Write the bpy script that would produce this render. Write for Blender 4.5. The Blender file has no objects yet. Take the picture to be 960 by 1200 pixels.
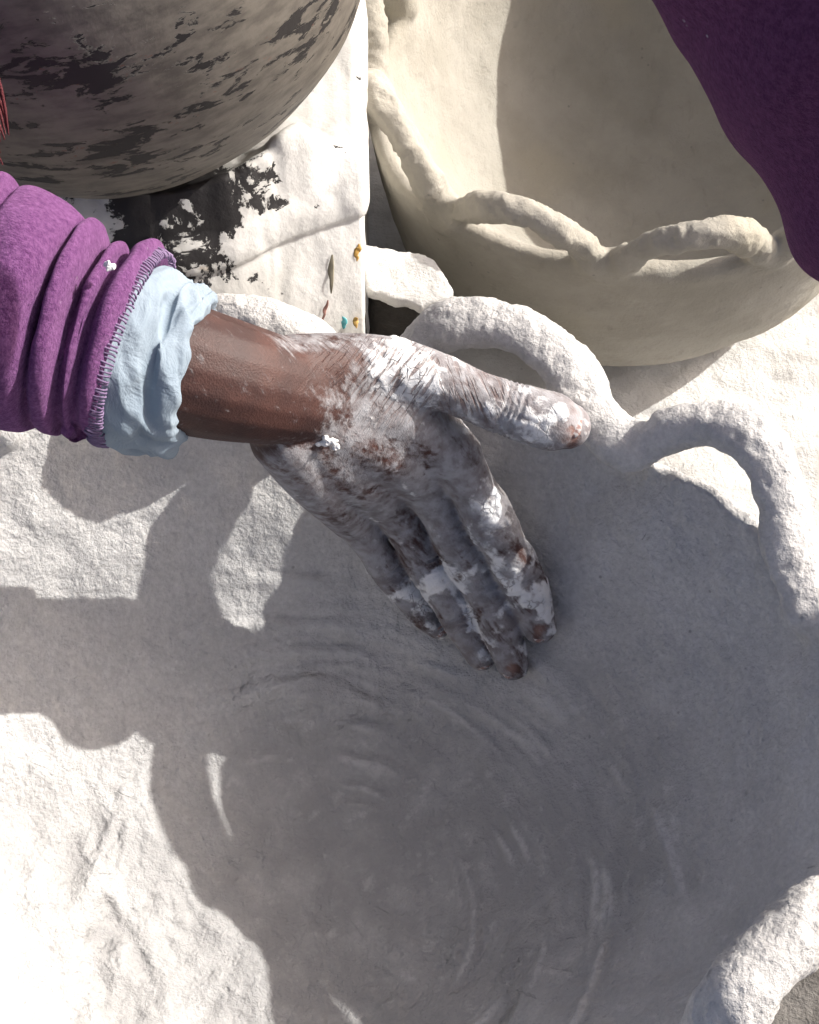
import bpy, math, random
import numpy as np
from mathutils import Vector, Matrix
R_ = math.radians
rng = np.random.default_rng(7); random.seed(7)
sc = bpy.context.scene
col = sc.collection

# ------------------------------------------------------------------ camera, sky, sun, exposure
PITCH, HCAM, FPX = R_(62), 0.98, 1903.0          # FPX: focal length in pixels of the 960x1200 photograph
FW = np.array([0, math.cos(PITCH), -math.sin(PITCH)])
UP = np.array([0, math.sin(PITCH), math.cos(PITCH)])
RT = np.array([1.0, 0, 0]); CAM = np.array([0, 0, HCAM])
cd = bpy.data.cameras.new('camera'); cam = bpy.data.objects.new('camera', cd); col.objects.link(cam)
cam.location = CAM; cam.rotation_euler = (math.pi/2 - PITCH, 0, 0)
cd.sensor_fit = 'VERTICAL'; cd.sensor_height = 24; cd.lens = 24*FPX/1200
cd.clip_start = .01; cd.clip_end = 500
sc.camera = cam

SUN_AZ, SUN_EL = R_(22), R_(31)
SUN = np.array([math.cos(SUN_EL)*math.cos(SUN_AZ), math.cos(SUN_EL)*math.sin(SUN_AZ), math.sin(SUN_EL)])
w = bpy.data.worlds.new('World'); sc.world = w; w.use_nodes = True
wn = w.node_tree; bg = wn.nodes['Background']; bg.inputs[1].default_value = .15
sky = wn.nodes.new('ShaderNodeTexSky'); sky.sky_type = 'NISHITA'; sky.sun_disc = False
sky.sun_elevation = SUN_EL; sky.sun_rotation = R_(90) - SUN_AZ
sky.air_density = .42; sky.dust_density = 5.0; sky.ozone_density = .1
wn.links.new(sky.outputs[0], bg.inputs[0])
ld = bpy.data.lights.new('sun', 'SUN'); ld.energy = 4.1; ld.angle = R_(.5); ld.color = (1, .972, .93)
sun = bpy.data.objects.new('sun', ld); col.objects.link(sun)
sun.rotation_euler = Vector(SUN).to_track_quat('Z', 'Y').to_euler(); sun.location = (2, 1, 2)
sc.view_settings.view_transform = 'Standard'; sc.view_settings.look = 'None'
sc.view_settings.gamma = 1; sc.view_settings.use_curve_mapping = False
sc.view_settings.exposure = 0.55
sc.render.engine = 'CYCLES'
sc.cycles.max_bounces = 6; sc.cycles.diffuse_bounces = 4; sc.cycles.use_denoising = True; sc.cycles.use_adaptive_sampling = True; sc.cycles.adaptive_threshold = .035

# ------------------------------------------------------------------ helpers
def ray(px, py): return FW + RT*(px-480)/FPX - UP*(py-600)/FPX
def at(px, py, d): return CAM + ray(px, py)*d                 # point seen at a photograph pixel, d metres along the view axis
def onz(px, py, z):
    r = ray(px, py); return CAM + r*((z-HCAM)/r[2])
def proj(V):
    v = V - CAM; d = v @ FW
    return 480 + FPX*(v @ RT)/d, 600 - FPX*(v @ UP)/d
def sstep(a, b, x):
    t = np.clip((x-a)/(b-a), 0, 1); return t*t*(3-2*t)

_perm = rng.permutation(256); _perm = np.concatenate([_perm, _perm, _perm])
_grad = rng.normal(size=(256, 3)); _grad /= np.linalg.norm(_grad, axis=1)[:, None]
def perlin(P):
    P = np.asarray(P, float); I = np.floor(P).astype(int); f = P - I; I &= 255
    u = f*f*f*(f*(f*6-15)+10); out = np.zeros(len(P))
    for dx in (0, 1):
        wx = u[:, 0] if dx else 1-u[:, 0]
        for dy in (0, 1):
            wy = u[:, 1] if dy else 1-u[:, 1]
            for dz in (0, 1):
                wz = u[:, 2] if dz else 1-u[:, 2]
                h = _perm[_perm[_perm[(I[:, 0]+dx) & 255] + ((I[:, 1]+dy) & 255)] + ((I[:, 2]+dz) & 255)]
                g = _grad[h]
                out += wx*wy*wz*(g[:, 0]*(f[:, 0]-dx) + g[:, 1]*(f[:, 1]-dy) + g[:, 2]*(f[:, 2]-dz))
    return out*1.6
def fbm(P, octs=4, gain=.5):
    P = np.asarray(P, float); s = np.zeros(len(P)); a = 1
    for o in range(octs):
        s += a*perlin(P*(2**o) + 17.3*o); a *= gain
    return s
def ridged(P, octs=3):
    P = np.asarray(P, float); s = np.zeros(len(P)); a = 1
    for o in range(octs):
        s += a*(1 - np.abs(perlin(P*(2**o) + 9.1*o))*2); a *= .5
    return s

def mesh_np(name, V, F, smooth=True):
    me = bpy.data.meshes.new(name); V = np.asarray(V, float); F = np.asarray(F, int)
    k = F.shape[1]
    me.vertices.add(len(V)); me.vertices.foreach_set('co', V.ravel())
    me.loops.add(F.size); me.loops.foreach_set('vertex_index', F.ravel())
    me.polygons.add(len(F)); me.polygons.foreach_set('loop_start', np.arange(len(F))*k)
    me.update(calc_edges=True); me.validate()
    if smooth: me.polygons.foreach_set('use_smooth', np.ones(len(me.polygons), bool))
    return me
def mesh_py(name, V, F, smooth=True):
    me = bpy.data.meshes.new(name); me.from_pydata([tuple(map(float, v)) for v in V], [], F); me.update()
    if smooth: me.polygons.foreach_set('use_smooth', np.ones(len(me.polygons), bool))
    return me
def add_attr(me, name, vals, kind='FLOAT'):
    a = me.attributes.new(name, kind, 'POINT')
    if kind == 'FLOAT': a.data.foreach_set('value', np.asarray(vals, np.float32).ravel())
    else: a.data.foreach_set('vector', np.asarray(vals, np.float32).ravel())
def obj(name, me, mat, parent=None, label=None, cat=None, group=None, kind=None):
    o = bpy.data.objects.new(name, me); col.objects.link(o)
    if mat is not None and me is not None:
        me.materials.clear(); me.materials.append(mat)
    if parent is not None: o.parent = parent
    if label: o['label'] = label
    if cat: o['category'] = cat
    if group: o['group'] = group
    if kind: o['kind'] = kind
    return o
def thing(name, label, cat): return obj(name, None, None, None, label, cat)

def remesh(parts, voxel):
    """union of overlapping closed shells -> vertices, quads"""
    V, F, n = [], [], 0
    for v, f in parts:
        V += [tuple(map(float, q)) for q in v]; F += [tuple(int(i)+n for i in g) for g in f]; n += len(v)
    me = bpy.data.meshes.new('tmp'); me.from_pydata(V, [], F); me.update()
    o = bpy.data.objects.new('tmp', me); col.objects.link(o)
    m = o.modifiers.new('r', 'REMESH'); m.mode = 'VOXEL'; m.voxel_size = voxel
    dg = bpy.context.evaluated_depsgraph_get()
    e = bpy.data.meshes.new_from_object(o.evaluated_get(dg))
    bpy.data.objects.remove(o); bpy.data.meshes.remove(me)
    VV = np.zeros(len(e.vertices)*3); e.vertices.foreach_get('co', VV); VV = VV.reshape(-1, 3)
    FF = np.zeros(len(e.loops), int); e.loops.foreach_get('vertex_index', FF); FF = FF.reshape(-1, 4)
    bpy.data.meshes.remove(e)
    return VV, FF
def edges_of(F):
    k = F.shape[1]
    E = np.concatenate([F[:, [i, (i+1) % k]] for i in range(k)]); return E
def smooth(V, F, it, lam=.5, wgt=None):
    E = edges_of(F); n = len(V); a, b = np.r_[E[:, 0], E[:, 1]], np.r_[E[:, 1], E[:, 0]]
    deg = np.bincount(a, minlength=n); V = V.copy()
    for _ in range(it):
        S = np.stack([np.bincount(a, V[b, i], n) for i in range(3)], 1)/deg[:, None]
        d = (S-V)*lam
        V += d if wgt is None else d*wgt[:, None]
    return V
def normals(V, F):
    n = np.cross(V[F[:, 2]]-V[F[:, 0]], V[F[:, -1]]-V[F[:, 1]])
    N = np.zeros_like(V)
    for i in range(F.shape[1]):
        for c in range(3): N[:, c] += np.bincount(F[:, i], n[:, c], len(V))
    return N/np.maximum(np.linalg.norm(N, axis=1), 1e-12)[:, None]
def catmull(P, n):
    P = np.asarray(P, float); m = len(P); Q = np.vstack([2*P[0]-P[1], P, 2*P[-1]-P[-2]])
    t = np.linspace(0, m-1, n); i = np.minimum(t.astype(int), m-2); f = (t-i)[:, None]
    a, b, c, d = Q[i], Q[i+1], Q[i+2], Q[i+3]
    return .5*(2*b + (c-a)*f + (2*a-5*b+4*c-d)*f*f + (3*b-a-3*c+d)*f**3)
def tube(P, rad, seg=12, n=None, cap=True, flat=None):
    """closed swept tube with round ends; P (k,3) control points, rad per point; flat=(dir, factor) squashes it along dir"""
    P = np.asarray(P, float); rad = np.asarray(rad, float)*np.ones(len(P))
    if n:
        q = catmull(np.c_[P, rad], n); P, rad = q[:, :3], q[:, 3]
    T = np.gradient(P, axis=0); T /= np.linalg.norm(T, axis=1)[:, None]
    if cap:                                                     # hemispherical ends
        pre, prr, post, por = [], [], [], []
        for a in np.linspace(85, 20, 4):
            pre.append(P[0]-T[0]*rad[0]*math.sin(R_(a))); prr.append(rad[0]*math.cos(R_(a)))
        for a in np.linspace(20, 85, 4):
            post.append(P[-1]+T[-1]*rad[-1]*math.sin(R_(a))); por.append(rad[-1]*math.cos(R_(a)))
        T = np.vstack([np.repeat(T[:1], 4, 0), T, np.repeat(T[-1:], 4, 0)])
        P = np.vstack([pre, P, post]); rad = np.r_[prr, rad, por]
    u = np.cross(T[0], [0, 0, 1]); 
    if np.linalg.norm(u) < 1e-3: u = np.cross(T[0], [1, 0, 0])
    V = []; ang = np.linspace(0, 2*math.pi, seg, endpoint=False)
    for i in range(len(P)):
        u = u - T[i]*(u@T[i]); u /= np.linalg.norm(u); v = np.cross(T[i], u)
        ring = (np.cos(ang)[:, None]*u + np.sin(ang)[:, None]*v)*rad[i]
        if flat is not None:
            d, k = flat; d = np.asarray(d); ring = ring - np.outer(ring@d, d)*(1-k)
        V.append(P[i]+ring)
    k = len(P); V = np.vstack(V); F = []
    for i in range(k-1):
        for j in range(seg):
            a, b = i*seg+j, i*seg+(j+1) % seg; F.append((a, b, b+seg, a+seg))
    F.append(tuple(range(seg))[::-1]); F.append(tuple((k-1)*seg+j for j in range(seg)))
    return V, F

# ------------------------------------------------------------------ node helpers
class M:
    def __init__(s, name, rough=.8, spec=.3):
        s.m = bpy.data.materials.new(name); s.m.use_nodes = True; s.t = s.m.node_tree
        s.b = s.t.nodes['Principled BSDF']; s.b.inputs['Roughness'].default_value = rough
        s.b.inputs['Specular IOR Level'].default_value = spec; s.o = s.geo('Position'); s.h = None
    def n(s, typ, **k):
        x = s.t.nodes.new('ShaderNode'+typ)
        for a, v in k.items(): setattr(x, a, v)
        return x
    def l(s, a, b): s.t.links.new(a, b)
    def set(s, inp, v):
        if hasattr(v, 'is_output'): s.l(v, inp)
        elif isinstance(v, (tuple, list)) and len(v) == 3 and inp.type == 'RGBA': inp.default_value = (*v, 1)
        else: inp.default_value = v
    def geo(s, k): return s.n('NewGeometry').outputs[k]
    def attr(s, name, out='Fac'): return s.n('Attribute', attribute_name=name).outputs[out]
    def scale(s, v, sx, sy, sz):
        x = s.n('VectorMath', operation='MULTIPLY'); s.l(v, x.inputs[0]); x.inputs[1].default_value = (sx, sy, sz); return x.outputs[0]
    def noise(s, scale, detail=4, rough=.55, vec=None, dist=0):
        x = s.n('TexNoise'); s.l(vec or s.o, x.inputs['Vector']); x.inputs['Scale'].default_value = scale
        x.inputs['Detail'].default_value = detail; x.inputs['Roughness'].default_value = rough; x.inputs['Distortion'].default_value = dist
        return x.outputs['Fac']
    def voro(s, scale, vec=None, feature='F1', rnd=1):
        x = s.n('TexVoronoi', feature=feature); s.l(vec or s.o, x.inputs['Vector']); x.inputs['Scale'].default_value = scale
        x.inputs['Randomness'].default_value = rnd
        return x.outputs['Distance']
    def ramp(s, f, a, b, lo=0., hi=1.):
        x = s.n('MapRange', interpolation_type='SMOOTHSTEP'); s.l(f, x.inputs[0])
        for i, v in zip((1, 2, 3, 4), (a, b, lo, hi)): x.inputs[i].default_value = v
        return x.outputs[0]
    def math(s, op, a, b=0.):
        x = s.n('Math', operation=op); s.set(x.inputs[0], a); s.set(x.inputs[1], b); return x.outputs[0]
    def mix(s, f, a, b):
        x = s.n('Mix', data_type='RGBA'); s.set(x.inputs[0], f); s.set(x.inputs[6], a); s.set(x.inputs[7], b); return x.outputs[2]
    def color(s, c): s.set(s.b.inputs['Base Color'], c)
    def rough(s, r): s.set(s.b.inputs['Roughness'], r)
    def bump(s, h, dist, strength=1):
        x = s.n('Bump'); s.l(h, x.inputs['Height']); x.inputs['Distance'].default_value = dist; x.inputs['Strength'].default_value = strength
        if s.h: s.l(s.h, x.inputs['Normal'])
        s.h = x.outputs[0]; s.l(s.h, s.b.inputs['Normal'])

def clay(name, base, dark, fine=1.0, specks=.5, warm=None, damp=None):
    m = M(name, .88, .18)
    big = m.noise(14, 5, .6); c = m.mix(m.ramp(big, .38, .66), base, dark)
    fib = m.noise(120, 4, .6, m.scale(m.o, 1, .35, .6)); c = m.mix(m.ramp(fib, .56, .75, 0, .35), c, tuple(.72*x for x in dark))
    if warm: c = m.mix(m.ramp(m.noise(9, 3), .5, .7, 0, .8), c, warm)
    sp = m.voro(90); c = m.mix(m.math('MULTIPLY', m.ramp(sp, .05, .12, 1, 0), m.ramp(m.noise(31, 2), .55, .62, 0, specks)), c, (.16, .155, .15))
    if damp:
        sw = m.attr('swc', 'Vector'); r1 = m.noise(1, 2.5, .5, m.scale(sw, 26, 1.9, 1.9), .2); r2 = m.noise(1, 2, .5, m.scale(sw, 44, 3.4, 3.4), .2)
        st = m.math('ADD', m.math('MULTIPLY', m.ramp(r1, .40, .62), 2.2), m.math('MULTIPLY', r2, 1.0))
        m.bump(m.math('MULTIPLY', st, m.attr('swm')), .0034, .85)
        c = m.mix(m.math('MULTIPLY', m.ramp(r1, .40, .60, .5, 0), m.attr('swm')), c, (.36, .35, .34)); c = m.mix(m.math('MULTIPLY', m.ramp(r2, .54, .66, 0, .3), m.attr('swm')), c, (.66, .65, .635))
        wn_ = m.noise(1, 5, .65, m.scale(m.attr('wal', 'Vector'), 14, 5, 1), .8); c = m.mix(m.ramp(wn_, .5, .72, 0, .35), c, (.38, .375, .37))
        big_s = m.math('MULTIPLY', m.ramp(m.voro(38), .03, .11, 1, 0), m.ramp(m.noise(23, 2), .5, .6, 0, .75)); c = m.mix(big_s, c, (.2, .195, .2)); m.bump(m.math('SUBTRACT', 1., big_s), .0015, .8)
        gouge = m.math('MULTIPLY', m.ramp(m.noise(1, 3, .55, m.scale(m.attr('wal', 'Vector'), 26, 4.5, 1), .6), .70, .74), m.ramp(m.noise(17, 2), .45, .6))
        m.bump(m.math('SUBTRACT', 1., gouge), .0016, .8); c = m.mix(m.math('MULTIPLY', gouge, .5), c, (.2, .195, .19))
        c = m.mix(m.ramp(m.noise(330, 3, .7), .3, .7, 0, .32), c, (.28, .275, .27))
        c = m.mix(m.math('MULTIPLY', m.attr('damp'), m.ramp(m.noise(40, 5, .65), .25, .6, .45, 1.)), c, damp)  # shade of the hollow painted into the floor colour
        rg = m.attr('ridge'); brk = m.ramp(m.noise(210, 3, .6), .3, .6, .3, 1.); c = m.mix(m.math('MULTIPLY', m.ramp(rg, .15, .8), brk), c, (.55, .54, .525)); c = m.mix(m.math('MULTIPLY', m.ramp(rg, -.05, -.4, 0, .4), brk), c, (.22, .215, .21))  # crest highlights and groove shade painted into the colour
        c = m.mix(m.ramp(m.noise(46, 5, .65), .52, .70, 0, .20), c, (.36, .35, .345)); c = m.mix(m.ramp(m.noise(75, 5, .65), .56, .72, 0, .35), c, (.70, .69, .67))
        m.bump(m.noise(150, 5, .65), .0026, .9); m.bump(m.noise(38, 4, .6), .006, .7)
    m.color(c)
    m.bump(m.noise(60, 6, .62), .0035*fine, .6)
    m.bump(m.noise(420, 5, .7), .0009*fine, .7)
    return m.m
MAT = {}
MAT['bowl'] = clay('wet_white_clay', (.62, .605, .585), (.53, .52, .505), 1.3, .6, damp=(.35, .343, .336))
MAT['bowl_tan'] = clay('dry_tan_clay', (.385, .362, .312), (.32, .30, .252), 1.0, .5, warm=(.37, .34, .27))
MAT['slab'] = clay('whitewashed_ground', (.66, .65, .62), (.55, .54, .515), 1.6, .3)
MAT['crumb'] = clay('clay_crumb', (.8, .79, .77), (.7, .7, .69), .6, 0)

# ------------------------------------------------------------------ the setting
m = M('dark_soil', .95, .1)
m.color(m.mix(m.ramp(m.noise(18, 6), .35, .7), (.07, .064, .058), (.20, .19, .175)))
m.bump(m.noise(70, 6, .7), .006); MAT['soil'] = m.m
nx = 120; gx, gy = np.meshgrid(np.linspace(-1, 1, nx), np.linspace(-1, 1, nx)); gx = np.sign(gx)*(np.abs(gx)*.9 + np.abs(gx)**7*39); gy = .4+np.sign(gy)*(np.abs(gy)*.9+np.abs(gy)**7*39)
P = np.c_[gx.ravel(), gy.ravel(), np.zeros(nx*nx)]; P[:, 2] = -.035+.004*fbm(P*25, 4)
idx = np.arange(nx*nx).reshape(nx, nx); F = np.c_[idx[:-1, :-1].ravel(), idx[:-1, 1:].ravel(), idx[1:, 1:].ravel(), idx[1:, :-1].ravel()]
obj('ground', mesh_np('ground', P, F), MAT['soil'], kind='structure')

# whitewashed slab with a broken front edge
nu, nv = 260, 260
us = np.linspace(-.9, 1.3, nu); vs = np.linspace(0, 1, nv)
edge = .486+.012*perlin(np.c_[us*9, us*0, us*0+3.3])+.007*perlin(np.c_[us*40, us*0, us*0+1.3])
X, Vv = np.meshgrid(us, vs); Y = edge[None, :]+Vv**1.6*(1.9-edge[None, :])
Q = np.c_[X.ravel(), Y.ravel(), np.zeros(nu*nv)]
Q[:, 2] = .0025*fbm(Q*22, 4)+.0016*fbm(Q*90, 3)
rim_low = Q[:nu].copy(); rim_low[:, 2] = -.05; rim_low[:, 1] += .01
idx = np.arange(nu*nv).reshape(nv, nu); F = np.c_[idx[:-1, :-1].ravel(), idx[:-1, 1:].ravel(), idx[1:, 1:].ravel(), idx[1:, :-1].ravel()]
lo = nu*nv+np.arange(nu); F = np.vstack([F, np.c_[lo[:-1], lo[1:], idx[0, 1:], idx[0, :-1]]])
obj('pavement', mesh_np('pavement', np.vstack([Q, rim_low]), F), MAT['slab'], kind='structure')

# ------------------------------------------------------------------ bowls
def bowl_shells(c, Rf, zr, z0, prof_in, zb, prof_out, th, rimz, n=180):
    a = np.linspace(0, 2*math.pi, n, endpoint=False); R = Rf(a); rh = rimz(a)
    rings = []
    for q in np.linspace(.04, 1, 26):
        rings.append(np.c_[c[0]+q*R*np.cos(a), c[1]+q*R*np.sin(a), z0+(zr-z0)*prof_in(q)+q**10*rh])
    for k in (60, 120):
        rings.append(np.c_[c[0]+(R+th*(.5-.5*math.cos(R_(k))))*np.cos(a), c[1]+(R+th*(.5-.5*math.cos(R_(k))))*np.sin(a), zr+rh+.4*th*math.sin(R_(k))])
    for q in np.linspace(1, .04, 26):
        rings.append(np.c_[c[0]+q*(R+th)*np.cos(a), c[1]+q*(R+th)*np.sin(a), zb+(zr-zb)*prof_out(q)+q**10*rh])
    V = np.vstack(rings); k = len(rings); F = []
    for i in range(k-1):
        for j in range(n):
            p, q = i*n+j, i*n+(j+1) % n; F.append((p, q, q+n, p+n))
    V = np.vstack([V, [[c[0], c[1], z0]], [[c[0], c[1], zb]]]); t = len(V)-2
    for j in range(n):
        F.append((t, (j+1) % n, j)); F.append((t+1, (k-1)*n+j, (k-1)*n+(j+1) % n))
    return V, F
def arch(c, Rf, a0, a1, z, rise, lean, th, n=9, peak=0.):
    t = np.linspace(0, 1, n); a = R_(a0)+(R_(a1)-R_(a0))*t; h = np.sin(np.pi*t)**.75
    R = Rf(a)+th*.5+lean*h
    return np.c_[c[0]+R*np.cos(a), c[1]+R*np.sin(a), z-.006+(rise+.006)*h]
def make_bowl(root, shell, handles, rad, voxel, mat, disp, hamp, damp=None, strap=()):
    """handles: list of control-point arrays. One union, then split into body and handle parts along the seams."""
    parts = [shell]; axes = []
    for hp, r in zip(handles, rad):
        k = len(hp); rr = np.asarray(r)*(1+.16*perlin(hp*45)); rr = rr*(1+.10*np.abs(np.linspace(-1, 1, k))**3)
        o_ = hp.mean(0)-[*shell[0][:, :2].mean(0), hp.mean(0)[2]]; o_ = o_/np.linalg.norm(o_)
        parts.append(tube(hp, rr, 12, 34, flat=(o_, 1.45) if len(parts) in strap else None)); axes.append(catmull(np.c_[hp, rr], 40))
    V, F = remesh(parts, voxel)
    V = smooth(V, F, 5, .5)
    hid = np.full(len(V), -1); near = np.full(len(V), 9.)
    for k, ax in enumerate(axes):
        lo, hi = ax[:, :3].min(0)-.04, ax[:, :3].max(0)+.04
        sel = np.where(((V > lo) & (V < hi)).all(1))[0]
        core = ax[5:-5]
        d = np.linalg.norm(V[sel][:, None]-core[None, :, :3], axis=2)/core[None, :, 3]; dm = d.min(1)
        u = dm < near[sel]; near[sel[u]] = dm[u]; hid[sel[u & (dm < 1.45)]] = k
    hw = 1-sstep(1.3, 2.2, near)
    if strap:
        ends = np.vstack([h[[0, -1]] for h in handles[:4]]); wj = np.exp(-(np.linalg.norm(V[:, None]-ends[None], axis=2).min(1)/.021)**4); V = smooth(V, F, 45, .5, wj)
    N = normals(V, F); V = V+N*disp(V, N, hw)[:, None]
    V = V+N*(hw*hamp*(1.3*fbm(V*36, 2)+.6*fbm(V*110, 2)+.45*fbm(V*280, 2)-.6*sstep(.3, .5, perlin(V*95+9))))[:, None]
    N = normals(V, F)
    fh = hid[F]; lab = np.where((fh >= 0).sum(1) >= 3, fh.max(1), -1)
    for k in range(-1, len(axes)):
        f = F[lab == k]
        if not len(f): continue
        used, inv = np.unique(f, return_inverse=True)
        me = mesh_np('handle' if k >= 0 else 'bowl_body', V[used], inv.reshape(-1, 4))
        if damp is not None: [add_attr(me, q, v, k_) for q, v, k_ in damp(V[used])]
        me.normals_split_custom_set_from_vertices([tuple(q) for q in N[used]])
        obj('handle' if k >= 0 else 'bowl_body', me, mat, root)
    return V, F

# the big bowl being coated
BC = np.array([-.05, .25]); ZR = .25
_ks = np.radians([-180, -150, -120, -75, -36, -20, 19, 47, 79, 100, 128, 155, 180]); _kv = [.27, .265, .245, .215, .208, .230, .262, .239, .243, .240, .244, .256, .27]
def R1(t):
    t = (np.asarray(t, float)+np.pi) % (2*np.pi)-np.pi; f = np.linspace(-np.pi, np.pi, 721); v = np.interp(f, _ks, _kv)
    k = np.hanning(41); k /= k.sum(); v = np.convolve(np.r_[v[-41:-1], v, v[1:41]], k, 'same')[40:-40]
    return np.interp(t, f, v)
def prof1(q): return .68*q**1.8+.32*q**5
NOTCH = np.array([19, 47, 79, 106, 130, 153, 177, 202, 228, 256, 284, 312, 345, 379.])   # notches between the handles
RISE = np.array([.010, -.018, -.014, -.006, -.006, -.006, -.006, -.006, -.006, -.006, -.006, -.004, -.004])
def rimz1(a):
    d = np.degrees(a) % 360; x = np.where(d < 19, d+360, d); i = np.clip(np.searchsorted(NOTCH, x, 'right')-1, 0, len(NOTCH)-2)
    t = (x-NOTCH[i])/(NOTCH[i+1]-NOTCH[i]); return RISE[i]*np.sin(np.pi*t)**.6-.012-.014*np.exp(-((x-47)/5)**2)
def plane_pts(pts, A, B, lean):
    """photograph pixels -> points on the (leaning) sheet through rim points A and B"""
    A, B = np.asarray(A), np.asarray(B); t = (B-A)/np.linalg.norm(B-A); mid = (A+B)/2
    out = np.array([mid[0]-BC[0], mid[1]-BC[1], 0]); out -= t*(out@t); out /= np.linalg.norm(out)
    nrm = np.cross(t, out*lean+np.array([0, 0, 1])); nrm /= np.linalg.norm(nrm)
    return np.array([CAM+ray(*p)*(((A-CAM)@nrm)/(ray(*p)@nrm)) for p in pts])
def rimpt(deg, z=ZR): a = R_(deg); return np.array([BC[0]+(R1(a)+.008)*math.cos(a), BC[1]+(R1(a)+.008)*math.sin(a), z])
N0, N1, N2 = onz(474, 402, ZR), onz(733, 524, ZR), onz(952, 712, ZR)
h1 = plane_pts([(484, 420), (494, 400), (518, 383), (560, 376), (608, 388), (650, 416), (681, 455), (702, 495), (730, 522)], N0, N1, 1.1)
h2 = plane_pts([(742, 534), (762, 517), (795, 501), (835, 495), (873, 505), (903, 540), (917, 590), (926, 640), (938, 685), (950, 716)], N1, N2, 1.1)
h3 = np.array([onz(1010, 1040, .245), onz(985, 1060, .275), onz(945, 1085, .295), onz(900, 1125, .305), onz(860, 1175, .305), onz(832, 1225, .29), onz(815, 1270, .265), onz(800, 1310, .24)])
h0 = np.array([onz(*p) for p in ((384, 418, .243), (366, 404, .262), (340, 388, .276), (300, 374, .282), (255, 372, .280), (205, 384, .27), (165, 405, .25))])
handles = [h1, h2, h3, h0]; rads = [.0108, .0108, .0158, .0135]
handles.append(arch(BC, R1, 17, -13, ZR, .035, .04, .02)); rads.append(.012)
for a, b in zip(NOTCH[4:11], NOTCH[5:12]):
    handles.append(arch(BC, R1, a+1, b-1, ZR, .035, .035, .02)); rads.append(.0122)
SW = np.array([-.055, .225])
def ridges1(V):                                                     # ridges left by fingers sweeping round the floor
    full = np.zeros(len(V)); sel = np.where((np.hypot(V[:, 0]-SW[0], V[:, 1]-SW[1]) < .24) & (V[:, 2] > .045) & (V[:, 2] < .2) & (V[:, 0] > SW[0]-.09))[0]; V = V[sel]
    sx, sy = V[:, 0]-SW[0], V[:, 1]-SW[1]; rr = np.hypot(sx, sy*1.1); th = np.arctan2(sy, sx)
    arcs = np.zeros(len(V)); grv = np.zeros(len(V)); g = np.random.default_rng(12)
    for k in range(26):
        r0, a0, wd = .078+.0050*k+g.normal()*.002, R_(g.uniform(-35, 80)), R_(g.uniform(28, 72))
        da = np.abs((th-a0+np.pi) % (2*np.pi)-np.pi); rk = r0*(1+.03*np.sin(th*2+k*.4))+.005*perlin(V*9+k*.35)+.0016*perlin(V*50+k)
        t = rr-rk; arcs = np.maximum(arcs, np.where(t > 0, np.exp(-(t/.0017)**2), np.exp(-(t/.0034)**2))*(1-sstep(.4*wd, wd, da))*(am := g.uniform(.4, 1.1))); grv = np.maximum(grv, np.exp(-((t-.0042)/.0024)**2)*(1-sstep(.4*wd, wd, da))*am)
    full[sel] = (arcs-.35*grv)*(.25+.75*sstep(-.3, .3, perlin(V*26+8))); return full
def disp1(V, N, hw):
    dx, dy = V[:, 0]-BC[0], V[:, 1]-BC[1]; q = np.hypot(dx, dy)/R1(np.arctan2(dy, dx)); inner = ((N[:, 2] > .15) & (q < 1.0)).astype(float)
    sx, sy = V[:, 0]-SW[0], V[:, 1]-SW[1]; rr = np.hypot(sx, sy); th = np.arctan2(sy, sx)
    warp = .035*perlin(V*9)
    swirl = ridged(np.c_[(rr+warp)*34, np.cos(th)*1.6, np.sin(th)*1.6], 3)
    ms = inner*sstep(.025, .085, rr)*(1-sstep(.13, .24, rr))*(.35+.65*sstep(-.2, .5, perlin(V*7+5)))
    ms_arc = inner*ridges1(V)
    # scraped streaks running up the wall
    a = np.arctan2(dy, dx); streak = ridged(np.c_[a*14, q*2.2, q*0+4.2], 2)
    mw = inner*sstep(.45, .75, q)*sstep(.0, .5, perlin(V*8+31))
    return (1-hw)*(.0030*fbm(V*16, 3)+.0011*fbm(V*60, 3))+ms*.0016*(swirl-.9)+.0022*ms_arc+mw*.0005*(streak-.8)
def attrs1(V):
    sx, sy = V[:, 0]-SW[0], V[:, 1]-SW[1]; rr = np.hypot(sx, sy*1.1); th = np.arctan2(sy, sx)
    shade_v = (1-sstep(.07, .165, np.hypot((V[:, 0]-.01)*.8, (V[:, 1]-.235)*1.1)+.03*fbm(V*14, 3)))*(V[:, 2] > .03)  # mask of the shade painted on the floor
    swc = np.c_[rr+.02*perlin(V*8), np.cos(th), np.sin(th)]
    swm = (1-sstep(.12, .22, rr))*(.3+.7*sstep(-.25, .35, perlin(V*8+5)))*sstep(.025, .085, rr)+.08
    wal = np.c_[np.arctan2(V[:, 1]-BC[1], V[:, 0]-BC[0]), V[:, 2]*8, np.zeros(len(V))]
    return [('ridge', ridges1(V)*(V[:, 2] > .03), 'FLOAT'), ('wal', wal, 'FLOAT_VECTOR'), ('damp', shade_v, 'FLOAT'), ('swc', swc, 'FLOAT_VECTOR'), ('swm', swm, 'FLOAT')]
big = thing('clay_bowl', 'large white clay bowl with looped handles round its rim, worked by the hand', 'bowl')
shell = bowl_shells(BC, R1, ZR, .065, prof1, -.04, lambda q: .35*q**2+.65*q**4, .013, rimz1)
make_bowl(big, shell, handles, rads, .0024, MAT['bowl'], disp1, .0013, attrs1, (1, 2))

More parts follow.
